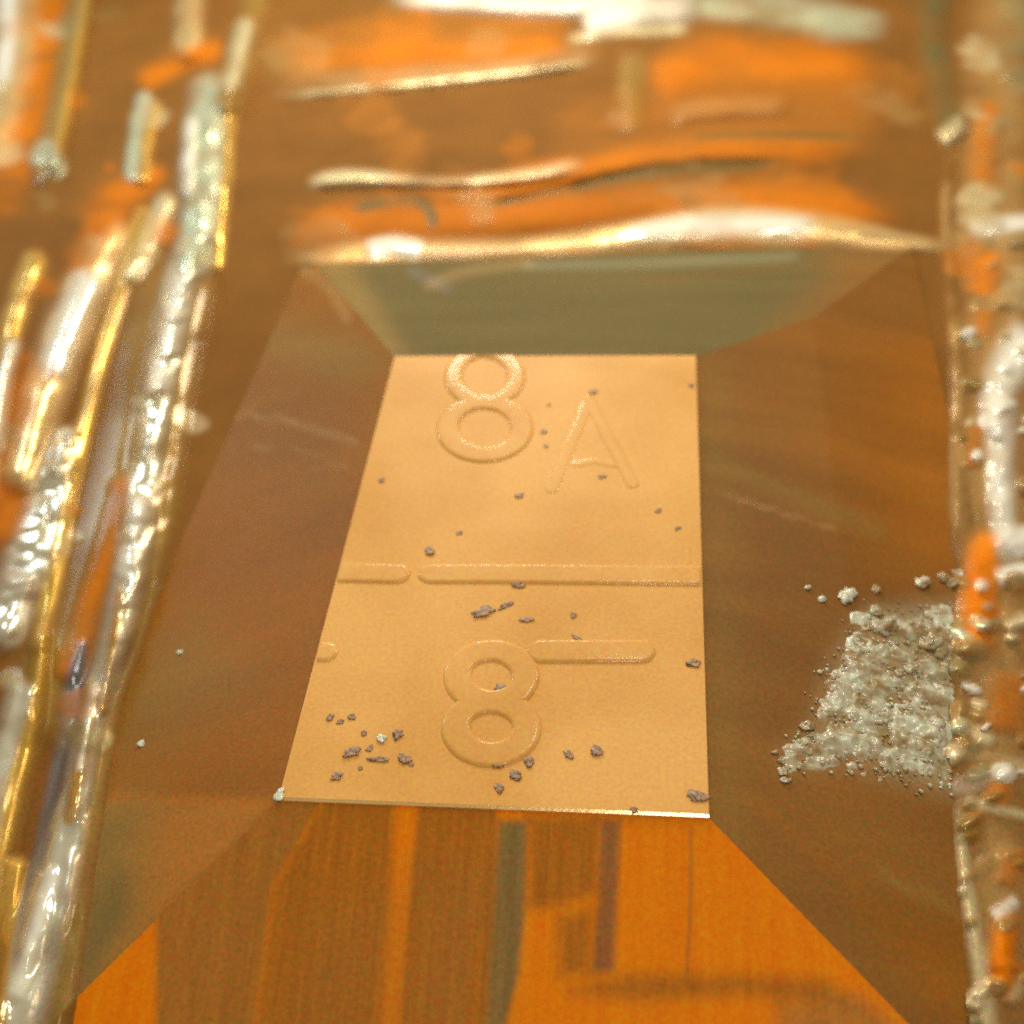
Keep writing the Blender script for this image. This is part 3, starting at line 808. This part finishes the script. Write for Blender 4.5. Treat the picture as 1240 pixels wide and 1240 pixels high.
# ------------------------------------------------------------------ single grains of dust
def grain(px, py, r, label, mat='grain', surf='top', long=1.0, ang=0.0):
    bm = bmesh.new()
    r *= 0.70
    lump(bm, Vector(), r, sub=3, squash=0.13, rag=0.95)
    for v in bm.verts:
        v.co.x *= long
        x, y = v.co.x, v.co.y
        v.co.x = x * math.cos(ang) - y * math.sin(ang); v.co.y = x * math.sin(ang) + y * math.cos(ang)
    o = link('dust_grain', bm, MAT[mat])
    o.location = at(px, py, ZT + r * 0.3) if surf == 'top' else (on_left(px, py, r * 0.3) if surf == 'left' else on_right(px, py, r * .3))
    o['label'] = label; o['category'] = 'dust grain'; o['group'] = 'dust grains on the block'
for a in (
 (718, 474, .014, 'dark speck just above the point of the raised letter A'),
 (838, 466, .012, 'dark speck at the right edge of the gold face, near its back corner'),
 (462, 581, .012, 'lone speck near the left edge in the upper half of the gold face'),
 (658, 522, .012, 'upper of two faint specks between the upper 8 and the letter A'),
 (661, 540, .009, 'lower of two faint specks between the upper 8 and the letter A'),
 (628, 600, .010, 'small elongated speck below and right of the upper 8', 'grain', 'top', 1.9, .5),
 (520, 667, .016, 'dark speck just above the left end of the long raised bar'),
 (556, 645, .009, 'tiny speck midway between the upper 8 and the long raised bar'),
 (614, 690, .012, 'flat speck lying on the upper edge of the long raised bar', 'grain', 'top', 1.6, .2),
 (628, 707, .015, 'plum coloured grain on the lower edge of the long raised bar', 'grain', 'top', 1.5, 0),
 (585, 741, .016, 'long mauve smear of dust above the lower 8', 'grain', 'top', 2.4, .5),
 (612, 733, .010, 'thin sliver of dust just right of the mauve smear', 'grain', 'top', 2.6, .6),
 (638, 750, .011, 'curved speck above the gap between lower 8 and short bar', 'grain', 'top', 2.0, 0),
 (694, 745, .011, 'round speck above the short raised bar beside the lower 8'),
 (701, 774, .009, 'sliver of dust on the upper edge of the short raised bar', 'grain', 'top', 2.6, -.6),
 (642, 822, .018, 'angular grain under the left end of the short raised bar'),
 (604, 834, .014, 'grey green smear in the upper hole of the lower 8', 'grain', 'top', 1.6, .3),
 (840, 803, .014, 'flat grain at the right edge level with the short raised bar', 'grain', 'top', 1.6, 0),
 (400, 868, .012, 'left grain of the pair above the dust cluster at lower left'),
 (426, 868, .011, 'right grain of the pair above the dust cluster at lower left'),
 (440, 888, .010, 'small grain in the middle of the dust cluster at lower left'),
 (482, 888, .016, 'ring shaped grain at the upper right of the dust cluster', 'grain', 'top', 1.3, 1),
 (462, 893, .016, 'pale grain beside the ring shaped grain of the dust cluster', 'spark'),
 (425, 911, .017, 'large mauve grain at the left of the dust cluster', 'grain', 'top', 1.5, .4),
 (460, 919, .011, 'long pale sliver along the bottom of the dust cluster', 'grain', 'top', 2.8, 0),
 (488, 918, .016, 'mauve grain at the right end of the dust cluster', 'grain', 'top', 1.3, -.3),
 (408, 940, .012, 'lowest grain, trailing below the left of the dust cluster', 'grain', 'top', 1.7, .4),
 (603, 925, .015, 'plum grain on the bottom curve of the lower 8', 'grain', 'top', 1.3, .2),
 (640, 922, .015, 'grain at the lower right of the lower 8', 'grain', 'top', 1.2, -1),
 (624, 938, .014, 'pale mauve grain below the lower 8', 'grain', 'top', 1.4, -.4),
 (604, 954, .012, 'grain nearest the front edge below the lower 8', 'grain', 'top', 1.4, -.8),
 (689, 913, .014, 'left and smaller of two round grains right of the lower 8'),
 (723, 909, .017, 'right and larger of two round grains right of the lower 8'),
 (846, 964, .016, 'flat grain at the front right corner of the gold face', 'grain', 'top', 1.7, 0),
 (768, 981, .011, 'grain on the bright front edge of the gold face'),
 (412, 874, .008, 'tiny crumb between the pair of grains above the dust cluster', 'grain', 'top', 1.4, .3),
 (448, 906, .008, 'tiny crumb in the hollow of the dust cluster, above its long pale sliver', 'grain', 'top', 1.6, .9),
 (436, 930, .007, 'tiny crumb under the left end of the long pale sliver'),
 (498, 926, .007, 'tiny crumb at the far right of the dust cluster'),
 (665, 490, .007, 'tiny speck left of the point of the raised letter A'),
 (797, 618, .009, 'faint speck right of the right foot of the raised letter A', 'grain', 'top', 1.5, .4),
 (728, 577, .009, 'faint speck between the feet of the raised letter A', 'grain', 'top', 1.8, 0),
 (820, 640, .008, 'faint speck near the right edge just above the long raised bar', 'grain', 'top', 1.4, .7),
 (338, 962, .016, 'pale green speck at the front left corner of the gold face', 'spark', 'top', 1.2, 1.3),
 (218, 790, .012, 'faint pale speck high on the left sloping side', 'spark', 'left'),
 (172, 901, .014, 'bright white speck low on the left sloping side', 'spark', 'left'),
 (98, 966, .013, 'pale speck at the foil end of the crease on the left side', 'spark', 'left'),
): grain(*a)
for o in bpy.data.objects:
    if 'base_v' in o: del o['base_v']
